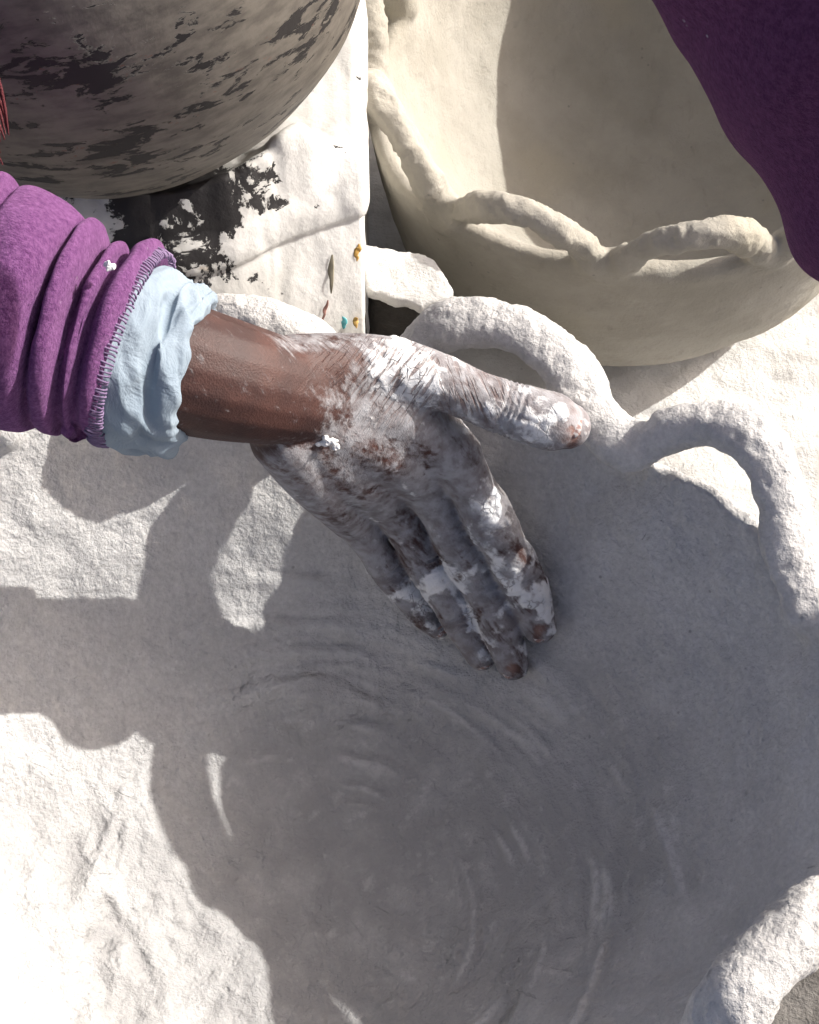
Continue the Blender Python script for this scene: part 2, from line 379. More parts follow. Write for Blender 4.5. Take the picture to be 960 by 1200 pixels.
# the second bowl, drying behind
B2 = np.array([.155, .79]); Z2 = .18
def R2(t): return np.interp(np.degrees(np.asarray(t, float)) % 360, [0, 60, 110, 150, 176, 200, 215, 230, 261, 290, 330, 360], [.19, .185, .165, .150, .158, .180, .191, .195, .189, .188, .19, .19])
def rimz2(a): d = np.degrees(a) % 360; t = (d-19.5) % 30/30; return .030*sstep(300, 335, (d-90) % 360+90)*(1-sstep(430, 460, (d-90) % 360+90))-(.005+.010*((d > 139) & (d < 230)))*np.sin(np.pi*t)**.6  # unseen right rim raised to throw its shadow further across the inside
tan = thing('clay_bowl', 'dry tan clay bowl with looped rim handles standing behind the white bowl', 'bowl')
shell = bowl_shells(B2, R2, Z2, .022, lambda q: .45*q**2+.55*q**5, .0, lambda q: .05*q**2+.95*q**11, .014, rimz2)
hs = [arch(B2, R2, 19.5+30*k+1, 19.5+30*(k+1)-1, Z2, .056 if k in (4, 5, 6) else .044, .010, .014) for k in range(3, 10)]
def disp2(V, N, hw): return (1-hw)*(.0014*fbm(V*18, 3)+.0004*fbm(V*80, 2))
make_bowl(tan, shell, hs, [.0094, .0120, .0125, .0115, .0094, .0094, .0094], .0026, MAT['bowl_tan'], disp2, .0018)

# ------------------------------------------------------------------ upholstered stool and the pot on it
ZS = .27
def slope(z): return .07*sstep(-.02, .085, ZS-z)                 # the cover's front slopes out below the piping
top_px = [(-60, 262), (0, 264), (60, 264), (120, 262), (175, 261), (225, 256), (275, 245), (310, 229), (335, 216), (380, 200), (425, 186)]
front = np.array([onz(*p, ZS)[:2] for p in top_px]); front = np.vstack([[-.52, front[0, 1]+.01], front])
right = np.array([[-.0275, .64], [-.030, .74], [-.037, .88], [-.047, 1.0]])
f = catmull(front, 130); r = catmull(right, 50); b = np.linspace(r[-1], [-.52, 1.0], 40)[1:]; l = np.linspace([-.52, 1.0], f[0], 40)[1:-1]
OUT = np.vstack([f, r, b, l]); no = len(OUT); isf = np.r_[np.ones(130), np.linspace(1, 0, 50), np.zeros(no-180)]
cen = np.array([-.25, .78])
tang = np.roll(OUT, -1, 0)-np.roll(OUT, 1, 0); nor = np.c_[tang[:, 1], -tang[:, 0]]; nor /= np.linalg.norm(nor, axis=1)[:, None]
rows = []; 
zz = np.r_[np.linspace(-.04, ZS-.024, 60), np.linspace(ZS-.022, ZS-.002, 10)]
for z in zz:
    fl = slope(z)
    p = OUT.copy(); p[:, 1] -= fl*isf*np.clip(1-(np.arange(no)-129)/50., 0, 1)
    bul = 0
    if z > ZS-.023: bul = .0035*math.sin(math.pi*(z-(ZS-.022))/.020)          # piped edge
    if abs(z-(ZS-.024)) < .003: bul = -.002
    p = p+nor*bul
    rows.append(np.c_[p, np.full(no, z)])
for s in np.r_[.003, .006, .012, np.linspace(.02, .97, 70)]:
    p = OUT+(cen-OUT)*s
    rows.append(np.c_[p, np.full(no, ZS+.004*min(1, s/.02))])
V = np.vstack(rows); k = len(rows); F = []
ii = np.arange(no); 
F = np.vstack([np.c_[i*no+ii, i*no+(ii+1) % no, (i+1)*no+(ii+1) % no, (i+1)*no+ii] for i in range(k-1)])
topm = V[:, 2] > ZS-.001
fold = catmull(np.array([onz(*p, ZS+.02)[:2] for p in ((70, 238), (130, 240), (185, 238), (235, 226), (285, 206), (325, 180), (352, 164))]), 60)
fold2 = catmull(np.array([onz(*p, ZS+.01)[:2] for p in ((185, 250), (230, 240), (275, 222), (310, 200))]), 40)
dfold = np.linalg.norm(V[:, None, :2]-fold[None], axis=2).min(1); df2 = np.linalg.norm(V[:, None, :2]-fold2[None], axis=2).min(1)
POT = np.array([-.164, .655])
rp = np.hypot(V[:, 0]-POT[0], V[:, 1]-POT[1])
V[:, 2] += topm*(.030*np.exp(-(dfold/.012)**2)-.008*np.exp(-(df2/.008)**2)+.002*fbm(V*30, 3)-.016*(1-sstep(.05, .10, rp)))
Nn = normals(V, F); V += Nn*(.0012*fbm(V*28, 3)+.0006*ridged(V*60, 2))[:, None]
m = M('flaking_painted_vinyl', .5, .4)
px_, py_ = proj(V)
stain_shade = 1.1*np.exp(-((px_-205)/95)**4-((py_-275)/75)**4)+.9*np.exp(-((px_-190)/130)**4-((py_-222)/28)**4)+.45*np.exp(-((px_-300)/40)**2-((py_-235)/22)**2)  # black flaked stain, strengthened to stand in for the pot's shade
mask = m.math('ADD', m.noise(46, 7, .68, dist=.4), m.math('MULTIPLY', m.attr('stain_shade'), .185))
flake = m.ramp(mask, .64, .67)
white = m.mix(m.ramp(m.noise(20, 5), .4, .7), (.60, .59, .56), (.46, .45, .42))
och = m.math('MULTIPLY', m.ramp(m.noise(33, 3), .66, .70), m.ramp(m.noise(7, 2), .5, .6)); white = m.mix(och, white, (.45, .28, .1))
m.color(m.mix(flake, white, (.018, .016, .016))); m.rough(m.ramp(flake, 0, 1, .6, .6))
m.bump(m.math('SUBTRACT', 1., flake), .0006); m.bump(m.noise(150, 5, .6), .0007); m.bump(m.noise(40, 4), .0012, .6)
stool = thing('upholstered_stool', 'white-splashed black vinyl seat with piped edge carrying the large round pot', 'stool')
me = mesh_np('seat_cover', V, F); add_attr(me, 'stain_shade', stain_shade); obj('seat_cover', me, m.m, stool)
# vertical seam on the front
sp = [onz(178, 263, ZS-.001)+np.array([0, -.003, 0])]
for z in np.linspace(ZS-.004, .16, 12): sp.append(np.array([sp[0][0]+.0005*math.sin(z*90), sp[0][1]-.003-slope(z), z]))
md = M('dark_thread', .9); md.color((.03, .03, .03)); v, fc = tube(np.array(sp), .0011, 6, 40); obj('seam', mesh_py('seam', v, fc), md.m, stool)
# little paint drips on the right of the cover
for (x0, y0, x1, y1, c, nm) in ((403, 372, 403, 386, (.12, .42, .45), 'turquoise'), (420, 288, 418, 306, (.5, .3, .08), 'ochre'), (418, 372, 417, 384, (.5, .32, .1), 'ochre'), (389, 300, 388, 345, (.2, .18, .13), 'grey'), (385, 352, 377, 378, (.30, .16, .13), 'red')):
    mp = M('paint_'+nm, .6); mp.color(c)
    def hit(px, py):
        for d in np.arange(.8, 1.2, .0006):
            p = at(px, py, d)
            j = np.argmin(np.abs(f[:, 0]-p[0])); yf = f[j, 1]-slope(p[2])
            if p[1] > yf-.0030: return p
    a_, b_ = hit(x0, y0), hit(x1, y1); mid = [(a_*(1-t)+b_*t) for t in np.linspace(0, 1, 6)]
    v, fc = tube(np.array(mid)+rng.normal(size=(6, 3))*.0004, np.array([.0006, .0014, .0018, .0012, .0010, .0004])*(.6 if nm == 'red' else 1), 8, 16, flat=((0, -.766, .643), .12))
    obj('paint_drip', mesh_py('paint_drip', v, fc), mp.m, stool)

# pot
pc, pr = np.array([-.164, .655, .402]), .1456
prof = [(t, pr*math.cos(R_(t))*(1 if t > -55 else 1), pc[2]+pr*math.sin(R_(t))) for t in np.linspace(-88, 42, 60)]
prof = [(r_, z_) for _, r_, z_ in prof]; prof = [(r_*1.0, max(z_, .260)) for r_, z_ in prof]
inn = [(max(r_-.006, .001), z_+.004) for r_, z_ in prof[::-1]]
prof_all = prof+[(prof[-1][0]+.004, prof[-1][1]+.006), (prof[-1][0]-.004, prof[-1][1]+.010)]+inn
n = 200; a = np.linspace(0, 2*math.pi, n, endpoint=False)
V = np.vstack([np.c_[pc[0]+r_*np.cos(a), pc[1]+r_*np.sin(a), np.full(n, z_)] for r_, z_ in prof_all])
V[:, :2] += .0025*np.c_[fbm(V*9, 2), fbm(V*9+40, 2)]; V[:, 2] += .001*fbm(V*20, 2)
k = len(prof_all); ii = np.arange(n); F = np.vstack([np.c_[i*n+ii, i*n+(ii+1) % n, (i+1)*n+(ii+1) % n, (i+1)*n+ii] for i in range(k-1)])
m = M('flaked_pot', .42, .5)
cyl = m.attr('cyl', 'Vector')
n1 = m.noise(4.2, 9, .68, cyl, .35); n2 = m.noise(1.1, 2, .5, cyl)
mask = m.math('ADD', n1, m.math('MULTIPLY', n2, .55)); flake = m.ramp(mask, .84, .86)
cream = m.mix(m.ramp(m.noise(5, 5, .6, cyl), .35, .7), (.165, .147, .122), (.090, .079, .066))
cream = m.mix(m.ramp(m.noise(22, 6, .7, cyl), .55, .72, 0, .6), cream, (.10, .085, .07))
cream = m.mix(m.math('MULTIPLY', m.ramp(m.noise(14, 4, .6, cyl), .62, .68), m.ramp(n2, .5, .6)), cream, (.16, .07, .05))
m.color(m.mix(flake, cream, (.02, .017, .016))); m.rough(m.ramp(flake, 0, 1, .55, .6))
m.bump(m.math('SUBTRACT', 1., flake), .0006); m.bump(m.noise(60, 5, .6), .0006); m.bump(m.noise(16, 3), .003, .5)
me = mesh_np('round_pot', V, F)
th = np.arctan2(V[:, 1]-pc[1], V[:, 0]-pc[0]); th = np.where(th > R_(90), th-2*math.pi, th)
el = np.arcsin(np.clip((V[:, 2]-pc[2])/pr, -1, 1))
# streaks run round the pot, sloping a little
add_attr(me, 'cyl', np.c_[th*1.5+el*.5, el*4.2-th*.5, np.zeros(len(V))], 'FLOAT_VECTOR')
obj('round_pot', me, m.m, None, 'large round pot with flaking cream paint over black, set on the stool', 'pot')

# block added to raise the white ground beside the stool into the sun
blk = [(424, 286), (452, 290), (482, 294), (508, 303), (522, 322), (533, 343), (524, 350), (506, 355), (492, 360), (478, 352), (462, 350), (447, 344), (428, 339)]
Zb = .20
def prism(pts2, z0, z1, shrink=0.):
    p = np.asarray(pts2); c = p.mean(0); n = len(p); lo = c+(p-c)*(1-shrink)
    return np.vstack([np.c_[lo, np.full(n, z0)], np.c_[p, np.full(n, z1)]]), [tuple(range(n)), tuple(range(2*n-1, n-1, -1))]+[(i, i+n, (i+1) % n+n, (i+1) % n) for i in range(n)]
ol = np.array([onz(*p, Zb)[:2] for p in blk])
block = thing('raised_ground', 'added raised block for the sunlit white ground, sides coloured as shade, between stool and tan bowl', 'stone')
V, F = remesh([prism(ol, Zb-.009, Zb)], .0018); V = smooth(V, F, 2); Nn = normals(V, F); V += Nn*(.0012*fbm(V*60, 4))[:, None]
obj('ground_top', mesh_np('ground_top', V, F), MAT['slab'], block)
ol2 = ol.mean(0)+(ol-ol.mean(0))*.94
V, F = remesh([prism(ol2, -.04, Zb-.010, -.02)], .005); V = smooth(V, F, 3); Nn = normals(V, F); V += Nn*(.003*fbm(V*25, 3))[:, None]
m = M('gap_shade', .9); m.color(m.mix(m.noise(30), (.02, .018, .016), (.05, .045, .04))); m.bump(m.noise(90, 5), .003)  # shade of the gap put into the colour of the sides
obj('block_body', mesh_np('block_body', V, F), m.m, block)

# ------------------------------------------------------------------ the person: forearm + hand, sleeves
person = thing('person', 'person in purple fleece, one clay-covered hand spreading clay inside the white bowl', 'person')
P_ = lambda l: (np.array([at(x, y, d) for x, y, d, r in l]), np.array([r for *_, r in l]))
chains = dict(
 forearm=[(-420, 250, .655, .040), (-250, 290, .67, .038), (-60, 345, .70, .0355), (100, 400, .725, .033), (235, 438, .745, .0297), (310, 455, .768, .0268), (362, 466, .79, .0245)],
 fore2=[(235, 438, .757, .026), (330, 462, .785, .0245), (385, 480, .812, .022)],
 meta_thumb=[(345, 440, .775, .020), (395, 433, .788, .0180), (440, 428, .797, .0152), (482, 436, .805, .0148), (523, 450, .812, .0140)],
 thumb=[(523, 450, .812, .0140), (560, 466, .817, .0134), (596, 479, .820, .0145), (628, 489, .821, .0150), (650, 495, .823, .0150), (665, 499, .826, .0122)],
 meta_index=[(355, 455, .785, .020), (440, 475, .812, .0185), (500, 508, .837, .0165), (532, 535, .848, .0155)],
 index=[(532, 535, .848, .0155), (556, 575, .860, .0132), (574, 609, .869, .0150), (592, 642, .880, .0128), (610, 676, .891, .0142), (624, 710, .897, .0118), (632, 734, .902, .0105)],
 meta_middle=[(350, 475, .787, .021), (430, 515, .822, .0185), (492, 556, .860, .0155)],
 middle=[(492, 556, .860, .0155), (517, 600, .877, .0125), (541, 642, .889, .0146), (560, 677, .899, .0122), (577, 708, .903, .0136), (592, 750, .909, .0112), (601, 778, .913, .0100)],
 meta_ring=[(345, 497, .79, .019), (400, 540, .828, .0175), (455, 583, .880, .0150)],
 ring=[(455, 583, .880, .0150), (478, 622, .893, .0118), (500, 658, .902, .0138), (520, 692, .909, .0112), (538, 722, .914, .0125), (555, 751, .920, .0105), (564, 768, .922, .0095)],
 meta_pinky=[(330, 513, .785, .016), (365, 556, .825, .0155), (414, 607, .885, .0130)],
 pinky=[(414, 607, .885, .0130), (436, 640, .900, .0103), (456, 669, .912, .0112), (476, 693, .920, .0100), (492, 712, .926, .0105), (506, 727, .930, .0092), (513, 734, .931, .0080)],
 web=[(420, 455, .808, .017), (478, 470, .826, .013), (512, 487, .836, .009)],
 web2=[(522, 560, .880, .010), (490, 580, .886, .010), (452, 605, .894, .009)],
 heel=[(345, 500, .805, .020), (400, 530, .845, .020), (470, 560, .878, .014)],
)
parts = []
for nm, l in chains.items():
    p, r = P_(l); parts.append(tube(p, r*(.94 if nm in ('index', 'middle', 'ring', 'pinky') else 1), 18, 6*len(l)))
V, F = remesh(parts, .0011)
V = smooth(V, F, 5, .5)
px, py = proj(V); backw = sstep(370, 400, px)*(1-sstep(500, 540, px))*sstep(415, 440, py)*(1-sstep(560, 610, py)); V = smooth(V, F, 60, .5, backw); px, py = proj(V); N = normals(V, F)
def hp(*a): return at(*a)
# anatomy: creases over finger joints and tendons
def line_d(V, pts, n=40):
    q = catmull(np.array(pts), n); return np.linalg.norm(V[:, None]-q[None], axis=2)
dz = np.zeros(len(V))
hsel = np.where(px > 240)[0]
joints = [('thumb', 2), ('index', 2), ('index', 4), ('middle', 2), ('middle', 4), ('ring', 2), ('ring', 4), ('pinky', 2), ('pinky', 4)]
alongs = np.zeros(len(V)); fing = np.full(len(V), 9.)
for nm in ('thumb', 'index', 'middle', 'ring', 'pinky'):
    p, r = P_(chains[nm]); q = catmull(p, 60); d = np.linalg.norm(V[hsel][:, None]-q[None], axis=2); s = np.r_[0, np.cumsum(np.linalg.norm(np.diff(q, axis=0), axis=1))]
    dm = d.min(1); near = dm < fing[hsel]; fing[hsel[near]] = dm[near]; alongs[hsel[near]] = s[d.argmin(1)][near]+.3*('thumb', 'index', 'middle', 'ring', 'pinky').index(nm)
for nm, j in joints:
    p, r = P_(chains[nm]); T = (p[j+1]-p[j-1]); T /= np.linalg.norm(T)
    rel = V-p[j]; s = rel@T; rad = np.linalg.norm(rel, axis=1); loc = np.exp(-(rad/(r[j]*1.5))**4)
    wob = .0012*perlin(V*160)
    for k in (-.0042, -.0016, .0012, .004): dz -= loc*.0013*np.exp(-((s+wob-k)/.0008)**2)
# thumb and web wrinkles: fine lines across
thA, thB = P_(chains['thumb'])[0][0], P_(chains['thumb'])[0][3]; tT = (thB-thA)/np.linalg.norm(thB-thA)
# clay coverage, with the sunlit zones painted whiter
dirh = at(520, 620, .88)-at(360, 470, .79); dirh /= np.linalg.norm(dirh)
Vs = V-np.outer(V@dirh, dirh)*.62                                 # streaked along the hand
n_s = fbm(Vs*75, 4, .6); n_l = fbm(V*38+7, 3); n_b = fbm(V*190, 3, .6)
cov = sstep(352, 432, px+.22*(py-470)+36*n_l)                      # nothing on the forearm, everything towards the hand
under = sstep(505, 540, py+.0*px)*sstep(285, 330, px+20*n_l)       # smear along the underside of the wrist
cov = np.maximum(cov, .92*under)
topw = sstep(300, 345, px)*(1-sstep(402, 424, py+8*n_l)); cov = np.maximum(cov, .75*topw)
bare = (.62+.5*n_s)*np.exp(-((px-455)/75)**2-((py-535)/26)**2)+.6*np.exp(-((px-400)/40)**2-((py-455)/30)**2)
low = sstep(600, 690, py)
litz = np.maximum.reduce([np.exp(-((px-470)/80)**2-((py-432)/38)**2), np.exp(-((px-615)/75)**2-((py-487)/30)**2), np.exp(-((px-580)/26)**2-((py-590)/45)**2)])  # sunlit zones of the hand, painted as thicker, whiter clay
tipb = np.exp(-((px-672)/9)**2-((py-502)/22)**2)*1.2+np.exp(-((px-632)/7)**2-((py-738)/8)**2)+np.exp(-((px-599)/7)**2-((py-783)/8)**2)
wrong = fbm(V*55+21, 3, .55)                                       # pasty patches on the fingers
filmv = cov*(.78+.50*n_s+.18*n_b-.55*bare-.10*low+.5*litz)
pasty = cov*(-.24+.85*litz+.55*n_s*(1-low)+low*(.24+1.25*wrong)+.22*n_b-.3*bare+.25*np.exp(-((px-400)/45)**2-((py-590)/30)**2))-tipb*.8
filmv = np.clip(filmv-tipb*.5, -.2, 1.2); clayv = np.clip(pasty, -.4, 1.2)
lump = sstep(.15, .75, clayv)
crk = 1-sstep(.0, .12, np.abs(perlin(V*95+3)))                     # cracks in the thick clay
dz += lump*(.0008+.0006*fbm(V*110, 2)-.0006*crk*(1-litz))
dz += low*lump*.0014*np.maximum(0, fbm(V*85+11, 2))

V = V+N*dz[:, None]
me = mesh_np('arm', V, F)
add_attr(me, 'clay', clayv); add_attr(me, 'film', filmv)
add_attr(me, 'along', np.where(fing < .022, alongs, V@dirh))
wr = np.where((px > 400) & (py < 520), 1., 0.)*sstep(400, 430, px)
add_attr(me, 'wrin', np.maximum(np.exp(-((px-470)/75)**2-((py-440)/50)**2), np.exp(-((px-560)/40)**2-((py-468)/28)**2)))
m = M('skin_and_clay', .5, .45)
fine = m.math('SUBTRACT', m.noise(260, 5, .65), .5)
rots = m.n('VectorRotate', rotation_type='EULER_XYZ'); m.l(m.o, rots.inputs['Vector']); rots.inputs['Rotation'].default_value = (R_(-40), 0, R_(48))
smear = m.math('SUBTRACT', m.noise(1, 5, .65, m.scale(rots.outputs[0], 70, 330, 330), .3), .5)       # drawn out along the hand
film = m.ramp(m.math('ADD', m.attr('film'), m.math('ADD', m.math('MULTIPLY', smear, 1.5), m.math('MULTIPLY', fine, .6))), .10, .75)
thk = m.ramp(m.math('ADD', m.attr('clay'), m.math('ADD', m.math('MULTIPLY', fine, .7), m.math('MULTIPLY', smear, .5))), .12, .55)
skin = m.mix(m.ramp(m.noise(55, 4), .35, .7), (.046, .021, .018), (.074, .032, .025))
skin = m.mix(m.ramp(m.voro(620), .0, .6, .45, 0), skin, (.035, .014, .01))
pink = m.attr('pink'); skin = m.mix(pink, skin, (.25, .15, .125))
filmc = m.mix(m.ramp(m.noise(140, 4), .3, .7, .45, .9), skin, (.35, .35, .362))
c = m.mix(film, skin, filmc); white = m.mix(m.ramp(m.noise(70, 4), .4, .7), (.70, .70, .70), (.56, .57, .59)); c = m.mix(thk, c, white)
rot = m.n('VectorRotate', rotation_type='EULER_XYZ'); m.l(m.o, rot.inputs['Vector']); rot.inputs['Rotation'].default_value = (R_(-28), 0, R_(35))
rot2 = m.n('VectorRotate', rotation_type='EULER_XYZ'); m.l(m.o, rot2.inputs['Vector']); rot2.inputs['Rotation'].default_value = (R_(-28), 0, R_(-20))
w1 = m.noise(1, 3, .5, m.scale(rot.outputs[0], 620, 70, 90), .5); w2 = m.noise(1, 3, .5, m.scale(rot2.outputs[0], 520, 60, 90), .5)
wsel = m.ramp(m.attr('thumbness'), .3, .7); wmix = m.math('ADD', m.math('MULTIPLY', w2, wsel), m.math('MULTIPLY', w1, m.math('SUBTRACT', 1., wsel)))
wl = m.math('MULTIPLY', m.ramp(wmix, .38, .50, 1, 0), m.attr('wrin')); c = m.mix(m.math('MULTIPLY', wl, .75), c, (.12, .06, .045))
ns = m.n('TexNoise'); m.l(m.o, ns.inputs['Vector']); ns.inputs['Scale'].default_value = 160
vm = m.n('VectorMath', operation='MULTIPLY_ADD'); m.l(ns.outputs['Color'], vm.inputs[0]); vm.inputs[1].default_value = (.006, .006, .006); m.l(m.o, vm.inputs[2])
ck = m.math('MULTIPLY', m.math('MULTIPLY', m.ramp(m.voro(165, vm.outputs[0], 'DISTANCE_TO_EDGE'), .0, .07, 1, 0), thk), m.ramp(m.noise(48, 3), .50, .62)); c = m.mix(m.math('MULTIPLY', ck, .45), c, (.10, .075, .068)); m.bump(m.math('SUBTRACT', 1., ck), .0007, .9)
m.color(c); m.rough(m.ramp(film, 0, 1, .6, .95)); m.set(m.b.inputs['Specular IOR Level'], m.ramp(film, 0, 1, .35, .12))
m.bump(m.math('SUBTRACT', 1., wl), .0009, 1); m.bump(m.voro(1000), .0003, .4); m.bump(thk, .0005, .8); m.bump(m.math('MULTIPLY', m.noise(330, 5, .7), film), .0010, .6)
MAT['skin'] = m.m
add_attr(me, 'thumbness', sstep(490, 530, px)*(py < 560))
add_attr(me, 'pink', np.clip(tipb, 0, 1)*.8)
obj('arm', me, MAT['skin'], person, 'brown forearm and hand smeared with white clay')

# fingernails
mn = M('fingernail', .35, .5); nn = mn.noise(500, 4); mn.color(mn.mix(mn.ramp(nn, .45, .6), (.25, .145, .125), (.5, .48, .47))); mn.bump(nn, .0004)
def nail(tip, prev, size, toward):
    T = at(*tip)-at(*prev); T /= np.linalg.norm(T); Nn = np.asarray(toward, float); Nn -= T*(Nn@T); Nn /= np.linalg.norm(Nn); S = np.cross(T, Nn)
    VV, FF = [], []; nu_, nv_ = 9, 11
    for lay in (0, 1):
        for i in range(nu_):
            for j in range(nv_):
                a = (i/(nu_-1)-.5)*2; b = (j/(nv_-1)-.5)*2
                wx = a*math.sqrt(max(0, 1-.55*b**4)); h = -.55*wx*wx-.16*b*b
                VV.append(S*wx*size*.62+T*b*size*.8+Nn*(h*size*.5-lay*.0012))
    c0 = at(*tip); VV = [c0+v for v in VV]
    q = nu_*nv_
    for i in range(nu_-1):
        for j in range(nv_-1):
            e = i*nv_+j; FF.append((e, e+1, e+nv_+1, e+nv_)); FF.append((q+e, q+e+nv_, q+e+nv_+1, q+e+1))
    bd = [i*nv_ for i in range(nu_)]+[(nu_-1)*nv_+j for j in range(1, nv_)]+[i*nv_+nv_-1 for i in range(nu_-2, -1, -1)]+[j for j in range(nv_-2, 0, -1)]
    for i in range(len(bd)): x, y = bd[i], bd[(i+1) % len(bd)]; FF.append((x, y, q+y, q+x))
    obj('fingernail', mesh_py('fingernail', VV, FF), mn.m, person)
V0 = -FW
nail((664, 495, .8120), (628, 488, .809), .0105, V0+.25*UP)
nail((634, 738, .8935), (622, 705, .889), .0085, V0+.2*RT)
nail((598, 782, .9052), (588, 748, .901), .0082, V0)
nail((563, 774, .9145), (552, 748, .911), .0072, V0-.2*RT)
nail((513, 736, .9240), (504, 724, .923), .0066, V0)

# sleeve built from tilted rings: (top px, bottom px, depth of centre, depth radius)
def ring_sleeve(rings, n_sub, seg, name, mat, parent, wr_amp=.0012, wr_scale=45, thick=.0025, fringe=None):
    R = np.array([[*t, *b_, d, q] for t, b_, d, q in rings], float); R = catmull(R, n_sub)
    VV = []
    ang = np.linspace(0, 2*math.pi, seg, endpoint=False)
    for x0, y0, x1, y1, d, q in R:
        c = at((x0+x1)/2, (y0+y1)/2, d); A = at(x0, y0, d)-c
        n_ = FW*q
        VV.append(c+np.cos(ang)[:, None]*A-np.sin(ang)[:, None]*n_)
    VV = np.vstack(VV); k = len(R); jj = np.arange(seg)
    FF = np.vstack([np.c_[i*seg+jj, i*seg+(jj+1) % seg, (i+1)*seg+(jj+1) % seg, (i+1)*seg+jj] for i in range(k-1)])
    Nn = normals(VV, FF); VV = VV+Nn*(wr_amp*fbm(VV*wr_scale, 3))[:, None]
    return VV, FF, k
def cloth_obj(VV, FF, name, mat, parent, th, label=None):
    me = mesh_np(name, VV, FF); o = obj(name, me, mat, parent, label)
    s = o.modifiers.new('thickness', 'SOLIDIFY'); s.thickness = th; s.offset = -1
    return o
def fleece(name, c0, c1):
    m = M(name, .95, .05); c = m.mix(m.ramp(m.noise(420, 4, .7), .35, .7), c0, c1)
    c = m.mix(m.math('MULTIPLY', m.ramp(m.voro(170), .08, .16, 1, 0), m.ramp(m.noise(24, 3), .58, .64, 0, .7)), c, (.55, .53, .54)); c = m.mix(m.ramp(m.noise(18, 4), .55, .8, 0, .25), c, tuple(1.7*x for x in c1)); m.color(c)
    m.b.inputs['Sheen Weight'].default_value = .35; m.b.inputs['Sheen Roughness'].default_value = .5; m.set(m.b.inputs['Sheen Tint'], tuple(min(1, 2.2*x+.15) for x in c1)+(1,))
    m.bump(m.noise(520, 4, .75), .0022, .8); m.bump(m.noise(110, 3), .0015, .5)
    return m.m
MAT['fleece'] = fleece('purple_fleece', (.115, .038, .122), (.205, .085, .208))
MAT['fleece_shaded'] = fleece('shaded_purple_fleece', (.105, .034, .082), (.17, .058, .13))  # same purple fleece with shade put into its colour
rings = [((-420, 60), (-470, 420), .645, .062), ((-250, 110), (-310, 450), .66, .06), ((-120, 170), (-190, 466), .675, .058), ((-70, 196), (-150, 476), .682, .056), ((-30, 196), (-105, 476), .686, .058), ((-4, 200), (-78, 478), .69, .058), ((14, 206), (-58, 482), .692, .056), ((23, 224), (-44, 484), .694, .049), ((30, 228), (-36, 488), .695, .0485),
 ((42, 221), (-20, 496), .698, .056), ((66, 230), (2, 504), .70, .060), ((90, 249), (22, 508), .702, .058), ((101, 262), (32, 506), .703, .052), ((103, 288), (38, 499), .704, .043), ((106, 286), (41, 499), .705, .043), ((112, 262), (48, 509), .706, .054), ((122, 266), (58, 513), .708, .056), ((126, 282), (66, 512), .709, .052), ((126, 306), (72, 504), .710, .042), ((130, 309), (76, 502), .711, .0415), ((140, 290), (84, 512), .713, .049), ((149, 287), (88, 513), .714, .049), ((153, 300), (93, 508), .715, .044), ((160, 303), (96, 508), .716, .044), ((174, 286), (103, 515), .718, .052), ((187, 282), (111, 518), .72, .0535), ((193, 295), (118, 518), .722, .050), ((191, 306), (120, 515), .723, .0465), ((184, 318), (118, 506), .723, .043)]
VV, FF, k = ring_sleeve(rings, 200, 96, 'sleeve', None, person, .0016, 26)
cloth_obj(VV, FF, 'sleeve', MAT['fleece'], person, .003, 'sunlit purple fleece sleeve pushed up in folds above the working hand')
# overlocked hem stitching round the cuff
ms = M('hem_thread', .8); ms.color(ms.mix(ms.noise(300), (.26, .20, .31), (.10, .05, .13)))
hemR = (np.array([193, 300.]), np.array([119, 518.]), .7225, .0485)
c = at(*(hemR[0]+hemR[1])/2, .7225); A = at(*hemR[0], .7225)-c; ax = at(235, 440, .735)-at(100, 400, .715); ax /= np.linalg.norm(ax)
SV, SF, nb = [], [], 0
for a in np.linspace(0, 2*math.pi, 150, endpoint=False):
    def rp_(a, k, o): return c+(math.cos(a)*A-math.sin(a)*FW*.0485)*k+ax*o
    pts = [rp_(a, 1.035, -.004), rp_(a+.012, 1.05, -.001), rp_(a+.022, 1.03, .0028), rp_(a+.03, .99, .003)]
    v, fc = tube(np.array(pts)+rng.normal(size=(4, 3))*.0003, .0005, 5, 6, cap=False); SV.append(v); SF += [tuple(i+nb for i in g) for g in fc]; nb += len(v)
obj('hem_stitching', mesh_py('hem_stitching', np.vstack(SV), SF), ms.m, person, kind='stuff')

# pale blue shirt cuff under the fleece
mb = M('blue_cotton', .85, .15); mb.color(mb.mix(mb.noise(40), (.215, .27, .325), (.28, .335, .385))); 
mb.bump(mb.noise(900, 2), .0004, .5); mb.bump(mb.noise(45, 4, .6, dist=1.2), .004, .55); mb.b.inputs['Subsurface Weight'].default_value = .0
rings = [((150, 330), (95, 490), .716, .040), ((176, 318), (112, 506), .722, .0435), ((190, 311), (122, 519), .727, .046), ((203, 313), (136, 526), .73, .046), ((214, 322), (152, 531), .733, .044), ((222, 332), (168, 530), .735, .040), ((230, 335), (178, 531), .737, .0415), ((244, 342), (190, 531), .739, .043), ((250, 347), (206, 526), .741, .041), ((245, 362), (216, 512), .742, .037), ((235, 372), (212, 500), .741, .034)]
VV, FF, k = ring_sleeve(rings, 110, 120, 'cuff', None, person, .0, 30)
Nn = normals(VV, FF); seg = 120; s_ = np.repeat(np.linspace(0, 1, k), seg); a_ = np.tile(np.arange(seg)/seg*2*math.pi, k)
cre = ridged(np.c_[s_*3.2+1.2*np.sin(a_*1.0+.6), np.cos(a_)*1.3, np.sin(a_)*1.3], 2)
VV = VV+Nn*(.0035*(cre-.8)*sstep(.1, .5, s_)+.0018*fbm(VV*40, 2))[:, None]
cloth_obj(VV, FF, 'shirt_cuff', mb.m, person, .0012, 'crumpled pale blue cotton cuff showing below the fleece')

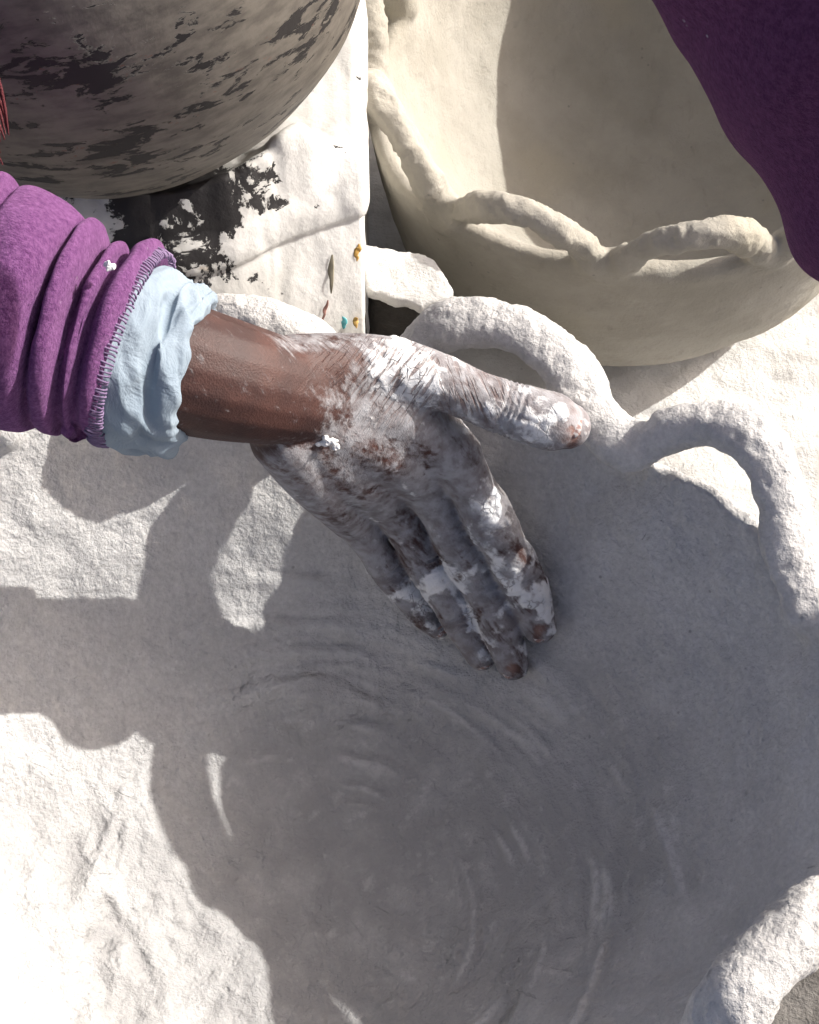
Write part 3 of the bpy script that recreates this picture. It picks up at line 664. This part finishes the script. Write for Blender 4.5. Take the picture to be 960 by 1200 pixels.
# the other sleeve, shade put into its colour, at the top right
edge_px = [(560, -420), (680, -170), (762, 0), (800, 62), (836, 130), (872, 192), (908, 262), (944, 312), (985, 345), (1040, 372), (1200, 470), (1330, 545), (1365, 545), (1380, 520), (1388, 470)]
dep = [.47, .485, .50, .505, .51, .515, .52, .525, .53, .533, .545, .555, .557, .558, .558]
rr = [.066, .064, .062, .060, .058, .055, .052, .049, .047, .044, .040, .038, .032, .018, .0006]
rings = []
nrm = np.array([.857, -.514])
for i, ((x, y), d, r_) in enumerate(zip(edge_px, dep, rr)):
    x += 30; wpx = 2*r_/d*FPX; rings.append(((x, y), (x+nrm[0]*wpx, y+nrm[1]*wpx*.75), d, r_))
VV, FF, k = ring_sleeve(rings, 120, 96, 'sleeve', None, person, .0, 20)
Nn = normals(VV, FF); s_ = np.repeat(np.linspace(0, 1, k), 96); a_ = np.tile(np.arange(96)/96*2*math.pi, k)
VV = VV+Nn*(  .0036*np.sin(s_*34+1.6*np.sin(a_+1)+3*perlin(VV*9))*(.5+.5*perlin(VV*14))+.002*fbm(VV*25, 2))[:, None]
cloth_obj(VV, FF, 'sleeve', MAT['fleece_shaded'], person, .003, 'purple fleece sleeve, coloured as in shade, reaching down beside the tan bowl')

# red knitted fringe at the left edge
mr = M('red_wool', .9, .1); mr.color(mr.mix(mr.noise(300), (.06, .012, .015), (.17, .05, .055))); mr.bump(mr.noise(900), .001)
FV, FF_, nb = [], [], 0
for i in range(44):
    x0 = -42+random.uniform(-8, 14); x1 = x0+random.uniform(8, 40); y1 = random.uniform(130, 200); d = .66+random.uniform(-.01, .01)
    pts = [at(x0+(x1-x0)*t**1.5+random.uniform(-6, 6), -40+t*(y1+40), d+.02*t) for t in np.linspace(0, 1, 7)]
    v, fc = tube(np.array(pts), [.0008]*6+[.0003], 5, 24); FV.append(v); FF_ += [tuple(q+nb for q in g) for g in fc]; nb += len(v)
obj('scarf_fringe', mesh_py('scarf_fringe', np.vstack(FV), FF_), mr.m, person, 'red woollen fringe hanging at the left edge', kind='stuff')

# ------------------------------------------------------------------ crumbs of clay and straw
def crumb(c, size, label, seed):
    g = np.random.default_rng(seed); parts = []
    for i in range(5):
        o = c+g.normal(size=3)*size*np.array([.55, .3, .2]); parts.append(tube(np.array([o, o+g.normal(size=3)*size*.3]), [size*.42, size*.34], 8, 4))
    V, F = remesh(parts, size*.09); V = smooth(V, F, 2); Nn = normals(V, F); V += Nn*(size*.16*fbm(V*(2.2/size), 3))[:, None]
    obj('clay_crumb', mesh_np('clay_crumb', V, F), MAT['crumb'], None, label, 'clay crumb')
crumb(at(383, 517, .780), .0042, 'small white crumb of clay stuck on the brown wrist', 3)
crumb(at(131, 312, .6625), .0028, 'tiny white crumb of clay caught on the purple sleeve', 5)
mst = M('straw', .7); mst.color(mst.mix(mst.noise(80), (.42, .30, .16), (.6, .5, .33)))
for i, (x0, y0, x1, y1, lab) in enumerate(((944, 668, 985, 655, 'pale straw lying uppermost on dark soil at the right edge'), (946, 684, 990, 690, 'pale straw lying lowest on dark soil at the right edge'), (948, 655, 975, 690, 'pale straw slanting across two others on dark soil at the right edge'))):
    a_, b_ = onz(x0, y0, -.024+.003*i), onz(x1, y1, -.02+.003*i); md_ = (a_+b_)/2+np.array([0, .002, .002])
    v, fc = tube(np.array([a_, md_, b_]), .0013, 7, 12); obj('straw', mesh_py('straw', v, fc), mst.m, None, lab, 'straw', 'straws on the soil')
